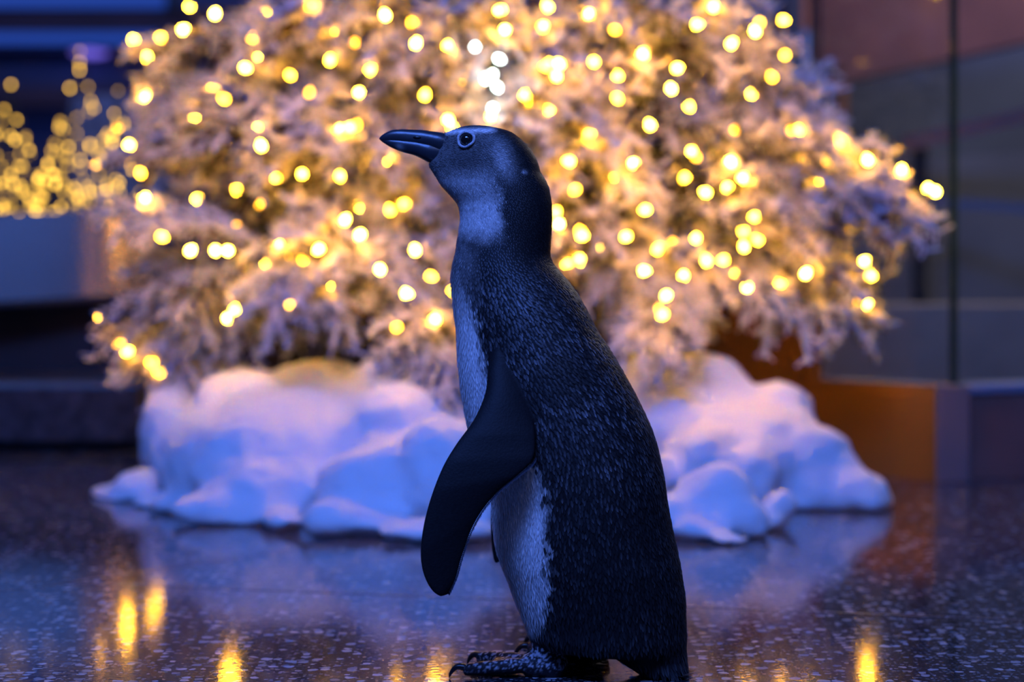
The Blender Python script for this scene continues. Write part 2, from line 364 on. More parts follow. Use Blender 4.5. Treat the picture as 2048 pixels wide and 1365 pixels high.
# column with blue panes behind the tree's right side
cl = empty('window_mullion', P(1655, 0, 7.0)); cl.location.z = 0; tag(cl, 'dark window mullion with blue panes behind the tree', 'mullion')
def px_box(name, x0, x1, y0, y1, Y, th, mat, parent):
    a, b = P(x0, y1, Y), P(x1, y0, Y)
    return link(name, box_mesh(name, (a.x, Y, max(a.z, 0)), (b.x, Y+th, b.z), 0.003), mat, parent)
px_box('post', 1640, 1662, -500, 862, 7.0, 0.06, M['frame'], cl)
px_box('blue_pane', 1606, 1640, 62, 210, 7.01, 0.02, pm('blue_pane', (0.18, 0.33, 0.85), 0.4, noise=(4, .2)), cl)
px_box('blue_pane', 1662, 1682, 72, 150, 7.01, 0.02, pm('pale_blue_pane', (0.35, 0.5, 0.95), 0.4, noise=(4, .2)), cl)
px_box('tan_pane', 1606, 1640, -300, 60, 7.01, 0.02, M['rosewood'], cl)
px_box('side_bar', 1682, 1694, -500, 862, 6.99, 0.05, M['rosewood'], cl)

# ------------------------------------------------------------------ Christmas tree
TX, TY = -0.04, 4.05
def R_tree(z): return max(0.02, 0.86-0.31*(z-0.28)) if z < 3.0 else 0.02
tree = empty('christmas_tree', (TX, TY, 0)); tag(tree, 'large white flocked christmas tree covered in warm fairy lights', 'christmas tree')
V, F = tube([(TX, TY, 0.0), (TX, TY, 1.2), (TX, TY, 2.9)], [0.035, 0.03, 0.008], 12)
link('trunk', mesh_np('trunk', V, F), M['bark'], tree, True)
for k in range(4):
    an = k*math.pi/2+0.5
    V, F = tube([(TX, TY, 0.09), (TX+0.28*math.cos(an), TY+0.28*math.sin(an), 0.012)], [0.014, 0.012], 8)
    link('stand_leg', mesh_np('stand_leg', V, F), M['frame'], tree, True)

def branch_proto(seed):
    r = random.Random(seed); V, F, Cc = [], [], []
    def add(vs, fs, cs):
        o = len(V); V.extend(vs); F.extend([tuple(i+o for i in f) for f in fs]); Cc.extend(cs)
    WHITE, GREEN, BROWN = (0.68, 0.66, 0.67), (0.045, 0.055, 0.012), (0.05, 0.035, 0.018)
    def curve(t):       # main stem, length .46 m along +x, slight droop to the tip
        return Vector((0.46*t, 0.03*math.sin(3*t+seed), -0.05*t*t+0.02*math.sin(5*t+seed*2)))
    stem = [Vector((-0.16, 0, -0.01))]+[curve(t/8) for t in range(9)]
    vs, fs = tube(stem, [0.008]+[0.007-0.004*t/8 for t in range(9)], 5)
    add(vs, fs, [BROWN]*len(vs))
    def twig(p0, d, ln, dens, flock):
        d = d.normalized(); droop = Vector((0, 0, -0.35*ln)); n = max(3, int(ln/0.02)); pts = []
        for i in range(n+1):
            t = i/n; pts.append(p0+d*ln*t+droop*t*t)
        vs, fs = tube(pts, [(0.0115 if flock > .3 else .003)*r.uniform(.55, 1.35)*(1-.45*i/n) for i in range(n+1)], 5)
        cs = []
        for i, v in enumerate(vs):
            up = (v-pts[i//5]).z > -0.002
            cs.append(WHITE if (up and r.random() < flock) else BROWN)
        add(vs, fs, cs)
        for k in range(int(ln*dens)):
            t = r.random()**0.9; i = min(int(t*n), n-1); u = t*n-i
            p = pts[i].lerp(pts[i+1], u); ax = (pts[i+1]-pts[i]).normalized()
            a = ax.orthogonal().normalized(); b = ax.cross(a); th = r.uniform(0, 2*math.pi)
            rad = a*math.cos(th)+b*math.sin(th)
            nd = (ax*r.uniform(.25, .8)+rad*r.uniform(.5, 1.0)).normalized()
            nl_ = r.uniform(.016, .038); w = r.uniform(.003, .0065)
            isw = r.random() < flock*(0.62+0.38*(rad.z > -0.2))
            if not isw: w *= 0.5
            sd = nd.cross(Vector((r.uniform(-1, 1), r.uniform(-1, 1), r.uniform(-1, 1)))).normalized()*w
            c = WHITE if isw else GREEN; k_ = r.uniform(.85, 1.0); c = tuple(x*k_ for x in c)
            add([p-sd*.7, p+sd*.7, p+nd*nl_+sd*.6, p+nd*nl_-sd*.6], [(0, 1, 2, 3)], [c]*4)
    flock = r.uniform(0.78, 0.97)
    for i in range(12):
        t = 0.22+0.74*i/11; p = curve(t); ln = (0.23-0.12*t)*r.uniform(.75, 1.2)
        side = 1 if i % 2 else -1
        d = Vector((r.uniform(.5, .95), side*r.uniform(.55, 1.0), r.uniform(-.5, .45)))
        twig(p, d, ln, 430, flock)
        if r.random() < .5:
            e = p+d.normalized()*ln*.4
            twig(e, Vector((.9, side*r.uniform(-.5, .3), r.uniform(-.7, .5))), ln*.6, 430, flock)
    twig(curve(.92), Vector((1, 0, -.1)), .14, 430, flock)
    twig(curve(.5), Vector((1, -.1, .0)), .25, 300, flock)
    for i in range(9):      # bare green twigs near the trunk
        p = Vector((-.14+.035*i, 0, -.005)); side = 1 if i % 2 else -1
        twig(p, Vector((.7, side*.8, r.uniform(-.5, .5))), r.uniform(.10, .2), 300, 0.08)
    me = mesh_np('flocked_branch', V, F, np.array(Cc)); me.materials.append(M['needle']); return me
protos = [branch_proto(s) for s in range(7)]
nbr = [0]
def place_branch(base, tip, scale=1.0, roll=0.0):
    base, tip = Vector(base), Vector(tip)
    me = protos[nbr[0] % len(protos)]; nbr[0] += 1
    d = (tip-base).normalized()
    q = d.to_track_quat('X', 'Z'); m = q.to_matrix().to_4x4()@Matrix.Rotation(roll, 4, 'X')
    ln = 0.56*scale
    o = bpy.data.objects.new('branch', me); C.objects.link(o)
    o.parent = tree; o.matrix_parent_inverse = Matrix.Translation(-tree.location)
    o.matrix_basis = Matrix.Translation(tip-d*ln)@m@Matrix.Diagonal((scale, scale, scale, 1))
    return o
def behind_tank(p): return (p.x-K.x)*(-nl.x)+(p.y-K.y)*(-nl.y) > -0.05
n_front = 0
for i in range(100):
    u = (i+0.5)/100
    z = 0.44+0.76*u+rnd.uniform(-.04, .04)
    # nearer the hall side there are more branches turned forward
    az = -math.pi/2+rnd.triangular(-math.pi, math.pi, 0)*0.98 if i % 4 else rnd.uniform(0, 2*math.pi)
    k = rnd.choice((1.0, 1.0, 0.93, 0.8, 0.66))
    if z < 0.42: k *= 0.95
    rr = R_tree(z)*k
    tip = Vector((TX+rr*math.cos(az), TY+rr*math.sin(az), z+rnd.uniform(-.08, .02)))
    base = Vector((TX, TY, z+rnd.uniform(-.05, .16)))
    if behind_tank(tip) and tip.x > 0.2: tip = tip+nl*0.25
    if behind_tank(tip): continue
    if tip.y > 4.6 or (tip.x < -.70 and tip.z < .62 and tip.y > 3.75): continue
    place_branch(base, tip, rnd.uniform(.95, 1.35), rnd.uniform(-.7, .7))
for i in range(56):                       # upper tree, above the picture
    z = 1.2+1.6*(i/56); az = i*2.39996; rr = max(.12, R_tree(z))
    tip = Vector((TX+rr*math.cos(az), TY+rr*math.sin(az), z-.05))
    if not behind_tank(tip): place_branch((TX, TY, z+.12), tip, 1.25*(1-.45*i/56), rnd.uniform(-.7, .7))
hero = [((450, 560, 3.72), (160, 610, 3.64), .85), ((430, 540, 3.68), (185, 565, 3.6), .75), ((420, 610, 3.68), (245, 715, 3.58), .7), ((400, 600, 3.6), (330, 745, 3.52), .6),
        ((1480, 290, 3.65), (1880, 335, 3.58), .9), ((1480, 240, 3.7), (1800, 285, 3.6), .85), ((1450, 140, 3.7), (1690, 195, 3.65), .8), ((1470, 20, 3.75), (1610, 20, 3.7), .7),
        ((520, 60, 3.85), (262, 35, 3.9), .8), ((520, 190, 3.75), (275, 150, 3.85), .7),
        ((400, 600, 3.75), (215, 660, 3.62), .8), ((420, 640, 3.7), (290, 755, 3.55), .7), ((430, 560, 3.7), (300, 600, 3.55), .8),
        ((480, 470, 3.6), (250, 330, 3.7), .8), ((520, 300, 3.7), (235, 250, 3.8), .8), ((520, 150, 3.8), (265, 90, 3.9), .8),
        ((600, 480, 3.5), (565, 665, 3.3), .6), ((850, 520, 3.5), (800, 680, 3.25), .7), ((880, 560, 3.5), (890, 830, 3.15), .75),
        ((960, 600, 3.5), (960, 790, 3.2), .7), ((1250, 520, 3.5), (1280, 690, 3.3), .7), ((1330, 520, 3.5), (1350, 690, 3.3), .7), ((1380, 520, 3.5), (1430, 650, 3.4), .7),
        ((1500, 420, 3.6), (1860, 380, 3.58), .9), ((1500, 300, 3.7), (1800, 340, 3.6), .9), ((1500, 500, 3.6), (1770, 640, 3.5), .85),
        ((1500, 460, 3.6), (1750, 520, 3.52), .85), ((1480, 200, 3.7), (1670, 250, 3.65), .8), ((1450, 60, 3.7), (1600, 130, 3.7), .8),
        ((1460, 460, 3.6), (1600, 590, 3.5), .7), ((1500, 380, 3.6), (1860, 440, 3.55), .8), ((400, 500, 3.7), (270, 480, 3.65), .7), ((640, 520, 3.5), (700, 630, 3.3), .6)]
for a, b, s in hero: place_branch(P(*a), P(*b), s, rnd.uniform(-.6, .6))

# ------------------------------------------------------------------ fairy lights
bulbs = [(379,13),(430,27),(322,75),(366,59),(267,80),(293,114),(504,75),(516,118),(491,136),(291,195),(428,178),(448,198),(389,231),(619,185),
 (236,255),(281,269),(335,286),(258,291),(516,258),(522,291),(190,331),(281,346),(552,355),(604,348),(680,353),(290,396),(277,438),(475,454),
 (557,487),(637,499),(381,501),(620,11),(708,86),(324,474),(580,521),(606,520),(431,502),(456,502),(651,564),(662,571),(672,607),(581,611),
 (469,620),(455,637),(814,586),(304,726),(255,703),(832,86),(895,92),(928,159),(718,185),(905,256),(1092,133),(682,259),(713,249),(897,241),
 (982,233),(1095,13),(1178,28),(1099,128),(1118,128),(1113,151),(1235,151),(1235,197),(1285,108),(1355,136),(1342,177),(1394,49),(1426,14),
 (1463,87),(1519,45),(1510,62),(1544,154),(1503,188),(1378,213),(1470,260),(1537,267),(1383,303),(1392,314),(1461,324),(1267,327),(1138,323),
 (1227,323),(1188,124),(1567,40),(1570,110),(1583,262),(1596,262),(1675,284),(1609,326),(1735,320),(1651,328),(1803,341),(1644,361),(1485,357),
 (1692,374),(1797,403),(1856,377),(1871,383),(1731,405),(1686,412),(1411,385),(1531,397),(1509,434),(1713,438),(1486,463),(1515,480),(1488,493),
 (1455,375),(1315,499),(1413,522),(1559,568),(1612,547),(1730,523),(1742,552),(1732,608),(1719,604),(1332,592),(1319,621),(1325,630),(1494,575),
 (1367,552),(1112,425),(1118,448),(1165,472),(1252,474),(1288,542),(1233,355),(1247,366),(1160,462),(1347,486),(1392,476),(862,553),(812,588),
 (870,638),(905,582),(793,655),(1447,520),(200,635),(240,690),(318,745),(700,255),(740,140),(560,60),(770,30),(660,120),(580,150),(850,190),(1010,60),(1050,190),
 (1300,250),(1180,270),(1150,380),(780,420),(720,470),(830,500),(690,440),(760,540),(1290,420),(1000,20),(920,40),(1230,60)]
strg = empty('fairy_light_string', (TX, TY, 0)); tag(strg, 'string of warm white mini lights wound around the flocked tree', 'string lights')
def bulb_mesh(r, name):
    bm = bmesh.new(); bmesh.ops.create_icosphere(bm, subdivisions=2, radius=r)
    for v in bm.verts: v.co.z *= 1.45; v.co.x *= (1-.25*max(0, v.co.z/r)); v.co.y *= (1-.25*max(0, v.co.z/r))
    me = bpy.data.meshes.new(name); bm.to_mesh(me); bm.free(); me.polygons.foreach_set('use_smooth', [True]*len(me.polygons)); return me
bme = bulb_mesh(0.0062, 'bulb'); bme.materials.append(M['bulb'])
V, F = tube([(0, 0, -.016), (0, 0, -.005)], [0.004, 0.0042], 6); sme = mesh_np('socket', V, F); sme.materials.append(M['wire'])
def surf_depth(px, py, k):
    best = TY-0.12
    for Y in np.arange(2.95, TY, 0.01):
        p = P(px, py, Y)
        if math.hypot(p.x-TX, p.y-TY) < k*R_tree(p.z): best = Y; break
    if px > 1560: best = min(best, 3.62-0.00012*(px-1560))
    if px < 330 and py > 600: best = 3.62
    return best
bpts = []
for (px, py) in bulbs:
    k = rnd.uniform(.82, 1.02) if py < 600 else rnd.uniform(.8, .95)
    p = P(px, py, surf_depth(px, py, k)); bpts.append(p)
def add_bulb(p, me=bme):
    q = Matrix.Translation(p)@Matrix.Rotation(rnd.uniform(0, 6.28), 4, 'Z')@Matrix.Rotation(rnd.uniform(.3, 2.6), 4, 'X')
    for n, m_ in (('bulb', me), ('socket', sme)):
        o = bpy.data.objects.new(n, m_); C.objects.link(o); o.parent = strg
        o.matrix_parent_inverse = Matrix.Translation(-strg.location); o.matrix_basis = q
for p in bpts: add_bulb(p)
for i in range(170):                        # deeper lights and the ones around the back
    z = rnd.uniform(.34, 1.15); az = rnd.uniform(0, 2*math.pi); rr = R_tree(z)*rnd.uniform(.4, .85)
    p = Vector((TX+rr*math.cos(az), TY+rr*math.sin(az), z))
    if p.y > 4.35 or behind_tank(p): continue
    bpts.append(p); add_bulb(p)
rows = {}
for p in bpts: rows.setdefault(int(p.z/0.11), []).append(p)
path = []
for k in sorted(rows): path += sorted(rows[k], key=lambda p: p.x, reverse=bool(k % 2))
cu = bpy.data.curves.new('wire', 'CURVE'); cu.dimensions = '3D'; cu.bevel_depth = 0.0014; cu.bevel_resolution = 1
s = cu.splines.new('POLY'); pp = []
for i, p in enumerate(path):
    pp.append(p)
    if i+1 < len(path):
        m_ = (p+path[i+1])/2; c_ = Vector((TX, TY, m_.z)); pp.append(m_+(c_-m_)*0.12-Vector((0, 0, .02)))
s.points.add(len(pp)-1)
for q, p in zip(s.points, pp): q.co = (*p, 1)
wo = bpy.data.objects.new('wire', cu); wo_me = bpy.data.meshes.new_from_object(wo); bpy.data.objects.remove(wo)
link('wire', wo_me, M['wire'], strg)
# one cool white lamp cluster nestled in the needles
cl_ = P(985, 150, surf_depth(985, 150, .93)); cw = empty('cool_light_cluster', cl_); tag(cw, 'cool white light cluster glowing among the warm tree lights', 'light')
cme = bulb_mesh(0.0058, 'cool_bulb'); cme.materials.append(M['coolbulb'])
for dx, dy, dz in ((0, 0, 0), (.012, .01, .028), (-.012, .0, -.006), (0, .015, -.055), (-.03, .02, .05), (.008, .01, -.02)):
    o = bpy.data.objects.new('cool_bulb', cme); C.objects.link(o); o.parent = cw; o.location = (dx, dy, dz); o.rotation_euler = (rnd.uniform(0, 3), rnd.uniform(0, 3), 0)
V, F = tube([cl_+Vector((0, .02, -.07)), cl_+Vector((0, .02, .06))], [.002, .002], 6); link('stem_wire', mesh_np('stem_wire', V, F), M['wire'], cw)

# ------------------------------------------------------------------ golden light cones on the counter
gme = bulb_mesh(0.0042, 'gold_bulb'); gme.materials.append(M['goldbulb'])
cones = [(22, 172, 5.9, 85, 'golden fairy light cone tree at the open end of the counter', 66),
         (160, 105, 6.3, 95, 'tallest golden fairy light cone tree on the counter', 84),
         (236, 185, 5.7, 60, 'small golden fairy light cone tree next to the big flocked tree', 50),
         (95, 330, 5.4, 110, 'low broad golden fairy light cone in front of the taller cones', 50)]
for (px, py, Y, hw, lab, n) in cones:
    top = P(px, py, Y); Rb = hw*Y/FPX; base = Vector((top.x, Y, zt(min(top.x+Rb, xr))+.004))
    t = empty('light_cone', base); tag(t, lab, 'light cone', 'golden light cones on the counter')
    V, F = [], []
    hgt = top.z-base.z
    sp = []
    for k in range(91):
        u = k/90; a = u*2*math.pi*7; sp.append(base+Vector((Rb*(1-u)*math.cos(a), Rb*(1-u)*math.sin(a), hgt*u)))
    V, F = tube(sp, [.0022]*91, 4); link('spiral_wire', mesh_np('spiral_wire', V, F), M['wire'], t)
    for k in range(3):
        a = k*2.094; V, F = tube([base+Vector((Rb*math.cos(a), Rb*math.sin(a), 0)), top], [.003, .002], 5); link('frame_rod', mesh_np('frame_rod', V, F), M['frame'], t)
    for k in range(n):
        u = 1-math.sqrt(rnd.random()*.98); a = rnd.uniform(0, 2*math.pi)
        if k < 1: u = 1
        o = bpy.data.objects.new('gold_bulb', gme); C.objects.link(o); o.parent = t
        o.location = (Rb*(1-u)*math.cos(a), Rb*(1-u)*math.sin(a), hgt*u+.004)

# ------------------------------------------------------------------ cotton batting
tex1 = bpy.data.textures.new('cotton_lumps', 'CLOUDS'); tex1.noise_scale = 0.16; tex1.noise_depth = 2
tex2 = bpy.data.textures.new('cotton_wisps', 'CLOUDS'); tex2.noise_scale = 0.045; tex2.noise_depth = 3
def blob_object(name, lumps, label, voxel=0.009, d1=0.045, d2=0.022, group=None):
    bm = bmesh.new()
    for (px, py, Y, rx, rz, ry, *tilt) in lumps:
        c = P(px, py, Y); s_ = Y/FPX
        m = Matrix.Translation(c)@Matrix.Rotation(math.radians(tilt[0]) if tilt else 0, 4, 'Y')@Matrix.Diagonal((rx*s_, ry, rz*s_, 1))
        bmesh.ops.create_icosphere(bm, subdivisions=4, radius=1, matrix=m)
    me = bpy.data.meshes.new(name); bm.to_mesh(me); bm.free()
    o = bpy.data.objects.new(name, me); C.objects.link(o)
    md = o.modifiers.new('r', 'REMESH'); md.mode = 'VOXEL'; md.voxel_size = voxel
    md = o.modifiers.new('s', 'SMOOTH'); md.iterations = 26; md.factor = .5
    md = o.modifiers.new('d', 'DISPLACE'); md.texture = tex1; md.strength = d1; md.mid_level = .5; md.texture_coords = 'GLOBAL'
    md = o.modifiers.new('d2', 'DISPLACE'); md.texture = tex2; md.strength = d2; md.mid_level = .5; md.texture_coords = 'GLOBAL'
    md = o.modifiers.new('s2', 'SMOOTH'); md.iterations = 1; md.factor = .4
    dg = bpy.context.evaluated_depsgraph_get(); dg.update()
    me2 = bpy.data.meshes.new_from_object(o.evaluated_get(dg)); bpy.data.objects.remove(o)
    co = np.empty(len(me2.vertices)*3); me2.vertices.foreach_get('co', co); co = co.reshape(-1, 3)
    co[:, 2] = np.where(co[:, 2] < 0.004, 0.001+0.003*np.exp(np.minimum(co[:, 2]-0.004, 0)*40), co[:, 2])
    me2.vertices.foreach_set('co', co.ravel()); me2.materials.clear(); me2.name = name
    return tag(link(name, me2, M['cotton'], None, True), label, 'cotton batting', group)
blob_object('cotton_batting', [(630,800,3.58,110,85,.11),(770,800,3.52,110,80,.12),(500,850,3.5,140,100,.12),(680,900,3.36,190,115,.13),(430,960,3.38,105,75,.09),
    (560,985,3.2,150,75,.08),(770,980,3.1,150,100,.09),(880,950,3.08,110,130,.1),(700,1045,3.0,120,32,.05),(870,1065,2.93,130,32,.05),(960,1000,3.04,80,100,.08),
    (565,1040,3.06,50,35,.05),(650,1040,3.0,50,42,.05),(400,1010,3.28,110,30,.06),(600,930,3.34,270,140,.17),(800,900,3.3,160,140,.14),(450,920,3.42,140,110,.12),(480,1030,3.14,150,34,.06,6)],
    'big lumpy pile of white cotton batting spread under the tree beside the penguin breast')
blob_object('cotton_batting', [(330,860,3.6,58,95,.07,12),(352,900,3.55,60,90,.06)], 'upright fold of cotton batting against the granite ledge end', d1=.025)
blob_object('cotton_batting', [(270,985,3.46,75,45,.07,-20),(225,985,3.5,45,16,.05),(330,1010,3.36,70,28,.06)], 'thin corner of cotton batting lying flat on the terrazzo', d1=.025)
blob_object('cotton_batting', [(455,810,3.82,98,85,.06),(560,800,3.84,70,60,.06)], 'amber lit hump of cotton batting behind the big pile', d1=.02)
blob_object('cotton_batting', [(1305,750,3.72,62,78,.06),(1250,800,3.7,70,70,.06)], 'amber lit peak of cotton batting under a hanging branch', d1=.02)
blob_object('cotton_batting', [(1405,790,3.58,100,95,.1),(1340,870,3.45,100,90,.1),(1470,830,3.52,80,70,.08),(1565,850,3.46,68,95,.08),(1540,920,3.38,120,95,.09),(1620,950,3.36,110,75,.08,25),
    (1640,925,3.36,150,62,.07,42),(1500,930,3.4,190,125,.12),(1715,985,3.32,80,50,.06,14),(1735,1000,3.3,55,42,.05),(1640,995,3.33,120,48,.06),(1480,960,3.3,90,80,.08),(1400,930,3.3,80,80,.08),(1200,960,3.25,140,90,.09),(1080,970,3.15,120,90,.09)],
    'tall sloping drift of cotton batting in front of the bronze plinth', d1=.045)
blob_object('cotton_batting', [(1440,1000,3.02,80,70,.06,20),(1400,1055,2.96,75,36,.05),(1490,1040,2.98,60,50,.04,30),(1330,1040,3.0,70,50,.05),(1460,1080,2.9,50,18,.03)], 'crumpled cotton batting clump beside the penguin back', d1=.03)
blob_object('cotton_batting', [(1560,1012,3.1,46,34,.04,-35),(1530,1045,3.06,45,30,.04,-30)], 'small curled tuft of cotton batting by the crumpled clump', d1=.012)

# ------------------------------------------------------------------ penguin
Y0 = 2.0; PXM = Y0/FPX
peng = empty('penguin', G(1090, 1352)); tag(peng, 'young dark blue grey penguin standing in profile before the lit tree', 'penguin')
OUT = [  # row, front, back, half thickness mm
 (252,946,958,2),(253,934,972,9),(255,922,984,14),(258,911,999,19),(262,900,1014,23),(267,889,1025,26),(274,884,1035,29),(284,878,1046,31.5),(296,873,1058,33),
 (310,866,1067.5,34),(321,859,1073,34.5),(332,858,1077,35),(345,866,1081,36),(358,874,1089,37),(370,881,1095,38),(389,898,1100,39),(407,913,1103,40),(424,919,1104,41),
 (446,919,1104,42),(468,916,1102.5,43),(492,912.5,1101,45),(514,909,1101,48),(530,905,1108,51),(545,903,1120,54),(560,902,1133,57),(590,904,1155,62),(620,908,1172,67),(660,913,1193,72),
 (700,914.5,1219,77),(740,917,1243,81),(780,922,1265,84),(820,929,1285,86),(860,937,1303,88),(900,947,1315,90),(950,964,1326,91),(1000,982,1333,91),(1050,986,1342,90),
 (1100,993,1353,88),(1130,1003,1359,87),(1160,1015,1364,84),(1200,1030,1369,80),(1240,1046,1370,76),(1270,1058,1371,73),(1284,1068,1371,70),(1292,1080,1371,65),(1297,1130,1371,57),(1302,1195,1371,48),
 (1312,1226,1371,42),(1325,1254,1371,36),(1340,1281,1371,29),(1355,1308,1371,22),(1366,1332,1371,15),(1371,1350,1371,7)]
OUT = np.array(OUT, float)
rows_ = []
for i in range(len(OUT)-1):
    n = max(2, int((OUT[i+1, 0]-OUT[i, 0])/3.0)+1)
    for t in np.linspace(0, 1, n, endpoint=False): rows_.append(i+t)
rows_.append(len(OUT)-1-1e-6)
def cr(col, t):
    i = np.minimum(t.astype(int), len(OUT)-2); u = t-i
    # monotone-ish: Catmull-Rom over non-uniform rows
    x = OUT[:, 0]; y = OUT[:, col]; m = np.gradient(y, x); h = x[i+1]-x[i]
    return (2*u**3-3*u**2+1)*y[i]+(u**3-2*u**2+u)*h*m[i]+(-2*u**3+3*u**2)*y[i+1]+(u**3-u**2)*h*m[i+1]
T = np.array(rows_); ii = np.minimum(T.astype(int), len(OUT)-2)
PY = OUT[ii, 0]+(T-ii)*(OUT[ii+1, 0]-OUT[ii, 0]); XL = cr(1, T); XR = cr(2, T); BB = np.maximum(cr(3, T), 1.0)*1e-3
def gsm(a, k):
    b = a.copy()
    for _ in range(k): b[1:-1] = 0.25*b[:-2]+0.5*b[1:-1]+0.25*b[2:]
    return b
BB = gsm(BB, 3)
NA = 112; TH = np.linspace(0, 2*math.pi, NA, endpoint=False)
egg = np.interp(PY, [250, 267, 300, 330, 360, 420, 520, 560, 1240, 1300, 1371], [.20, .30, .40, .40, .34, .12, 0, 0.06, .06, 0, 0])
sup = 1.0
cx = (XL+XR)/2; hx = (XR-XL)/2
cosT, sinT = np.cos(TH), np.sin(TH)
gx = cx[:, None]+hx[:, None]*cosT[None]
gd = BB[:, None]*sinT[None]*(1+egg[:, None]*(cosT[None]-0.25*0))
gd /= (1+0.25*egg[:, None])
yoff = np.interp(PY, [1288, 1310, 1371], [0, -.005, -.03])
GX = (gx-W_/2)*PXM; GY = Y0+yoff[:, None]+gd; GZ = (H-(PY-HORIZON)*PXM)[:, None]+0*gx
GZ = np.maximum(GZ, 0.004)
LOFT = np.stack([GX, GY, GZ], -1); NR = len(PY)
Lv = LOFT.reshape(-1, 3)
Lf = [(r*NA+k, (r+1)*NA+k, (r+1)*NA+(k+1) % NA, r*NA+(k+1) % NA) for r in range(NR-1) for k in range(NA)]
Lf += [tuple(range(NA)), tuple((NR-1)*NA+k for k in range(NA))[::-1]]

def surf_y(px, py):          # camera-side surface depth of the body at a profile position
    r = int(np.argmin(abs(PY-py))); c = np.clip((px-cx[r])/hx[r], -1, 1)
    return Y0+yoff[r]-BB[r]*math.sqrt(max(0, 1-c*c))*(1+egg[r]*c)/(1+.25*egg[r])

def vnoise(x, y, z, s): return mnoise.noise(Vector((x*s, y*s, z*s)))
XB = [(560,926),(600,942),(650,952),(700,965),(760,977),(800,990),(860,1020),(920,1066),(950,1080),(1000,1086),(1050,1086),(1100,1092),(1150,1097),(1200,1088),(1240,1074),(1270,1062),(1300,1040)]
XB = np.array(XB, float)
DARK, PALE = np.array((.0105, .009, .0095)), np.array((.74, .68, .66))
def plumage(p, jit=0.0):
    """natural colour of the feathers at a point of the body -> (colour, paleness)"""
    px = p[0]/PXM+W_/2; py = HORIZON+(H-p[2])/PXM
    n = vnoise(p[0], p[1], p[2], 90); n2 = vnoise(p[0], p[1], p[2], 300)
    q = px+10*n+8*n2+jit
    wv = 0.0
    if py > 540:
        xb = np.interp(py, XB[:, 0], XB[:, 1]); f = float(sstep(540, 660, py))
        wv = (1-float(sstep(xb-16, xb+12, q)))*(0.28+0.72*f)*(1-float(sstep(1215, 1290, py))*.8)
    if py < 640:
        # breast band: grey in front, fading backwards
        band = 0.22*(1-float(sstep(905, 975, q)))*float(sstep(455, 500, py))
        thr = (1-float(sstep(985, 1016, q)))*float(sstep(352, 420, py))*(1-float(sstep(445, 500, py+8*n)))*0.62
        chin = 0.30*float(sstep(325, 375, py))*(1-float(sstep(380, 420, py)))*(1-float(sstep(960, 1010, q)))
        cheek = 0.42*math.exp(-(((px-1003-0.25*(py-320))/20)**2+((py-320)/34)**2))
        brow_y = 266-(px-890)*0.03; brow = 0.9*math.exp(-((py-brow_y)/6.0)**2)*float(sstep(884, 896, px))*(1-float(sstep(975, 1000, px)))
        face = 0.13*float(sstep(255, 280, py))*(1-float(sstep(975, 1010, q)))*(1-float(sstep(380, 420, py)))
        lore = -0.06*math.exp(-(((px-935)/38)**2+((py-325)/20)**2))
        nape = 0.35*math.exp(-(((px-1048)/5)**2+((py-346)/4)**2))
        wv = max(wv, band, thr, chin+face+lore, cheek, brow, nape, 0)
    wv = min(max(wv*(1+.35*n2), 0), 1)
    return DARK*(1-wv)+PALE*wv, wv

# flippers: blade between leading and trailing edge
def flipper(lead, trail, depth, thick, rows=60, cols=15, mirror=False):
    Ld, Tr = spline(lead, rows), spline(trail, rows); D = np.interp(np.linspace(0, 1, rows), depth[0], depth[1]); TK = np.interp(np.linspace(0, 1, rows), thick[0], thick[1])
    V, F = [], []
    ring = 2*cols
    for i in range(rows):
        for s_ in range(2):
            for j in range(cols):
                u = (j+.5)/cols; u = u if s_ == 0 else 1-u
                q = Ld[i]*(1-u)+Tr[i]*u
                prof = (4*u*(1-u))**.5*(1-.25*(u-.5))
                dy = (-1 if s_ == 0 else 1)*(TK[i]*prof*.5+.0009)
                y = D[i]+dy+0.006*(u-.5)
                p = P(q[0], q[1], y)
                if mirror: p = Vector((p.x, 2*Y0-p.y, p.z))
                V.append(p)
    for i in range(rows-1):
        for k in range(ring):
            F.append((i*ring+k, i*ring+(k+1) % ring, (i+1)*ring+(k+1) % ring, (i+1)*ring+k))
    F += [tuple(range(ring))[::-1], tuple((rows-1)*ring+k for k in range(ring))]
    return V, F, Ld, Tr, D
lead = [(985,680),(974,735),(968,785),(945,838),(908,888),(881,932),(860,985),(845,1040),(838,1090),(839,1130),(849,1162),(864,1184),(880,1194)]
trail = [(1040,680),(1050,735),(1060,785),(1070,840),(1076,885),(1070,922),(1040,951),(1003,980),(970,1017),(946,1058),(926,1112),(912,1160),(897,1190)]
dep = ([0, .1, .2, .3, .4, .5, .7, 1], [Y0-.045, Y0-.060, Y0-.074, Y0-.089, Y0-.099, Y0-.104, Y0-.104, Y0-.098])
thk = ([0, .2, .4, .7, .95, 1], [.030, .028, .016, .010, .006, .003])
Fv, Ff, FL, FT, FD = flipper(lead, trail, dep, thk)
lead2 = [(1010+0.25*(x-985)+.0*(y-680), y) for x, y in lead]; trail2 = [(1075+.45*(x-1040)+.12*(y-680), y-40) for x, y in trail]
Fv2, Ff2, *_ = flipper(lead2, trail2, dep, thk, mirror=True)

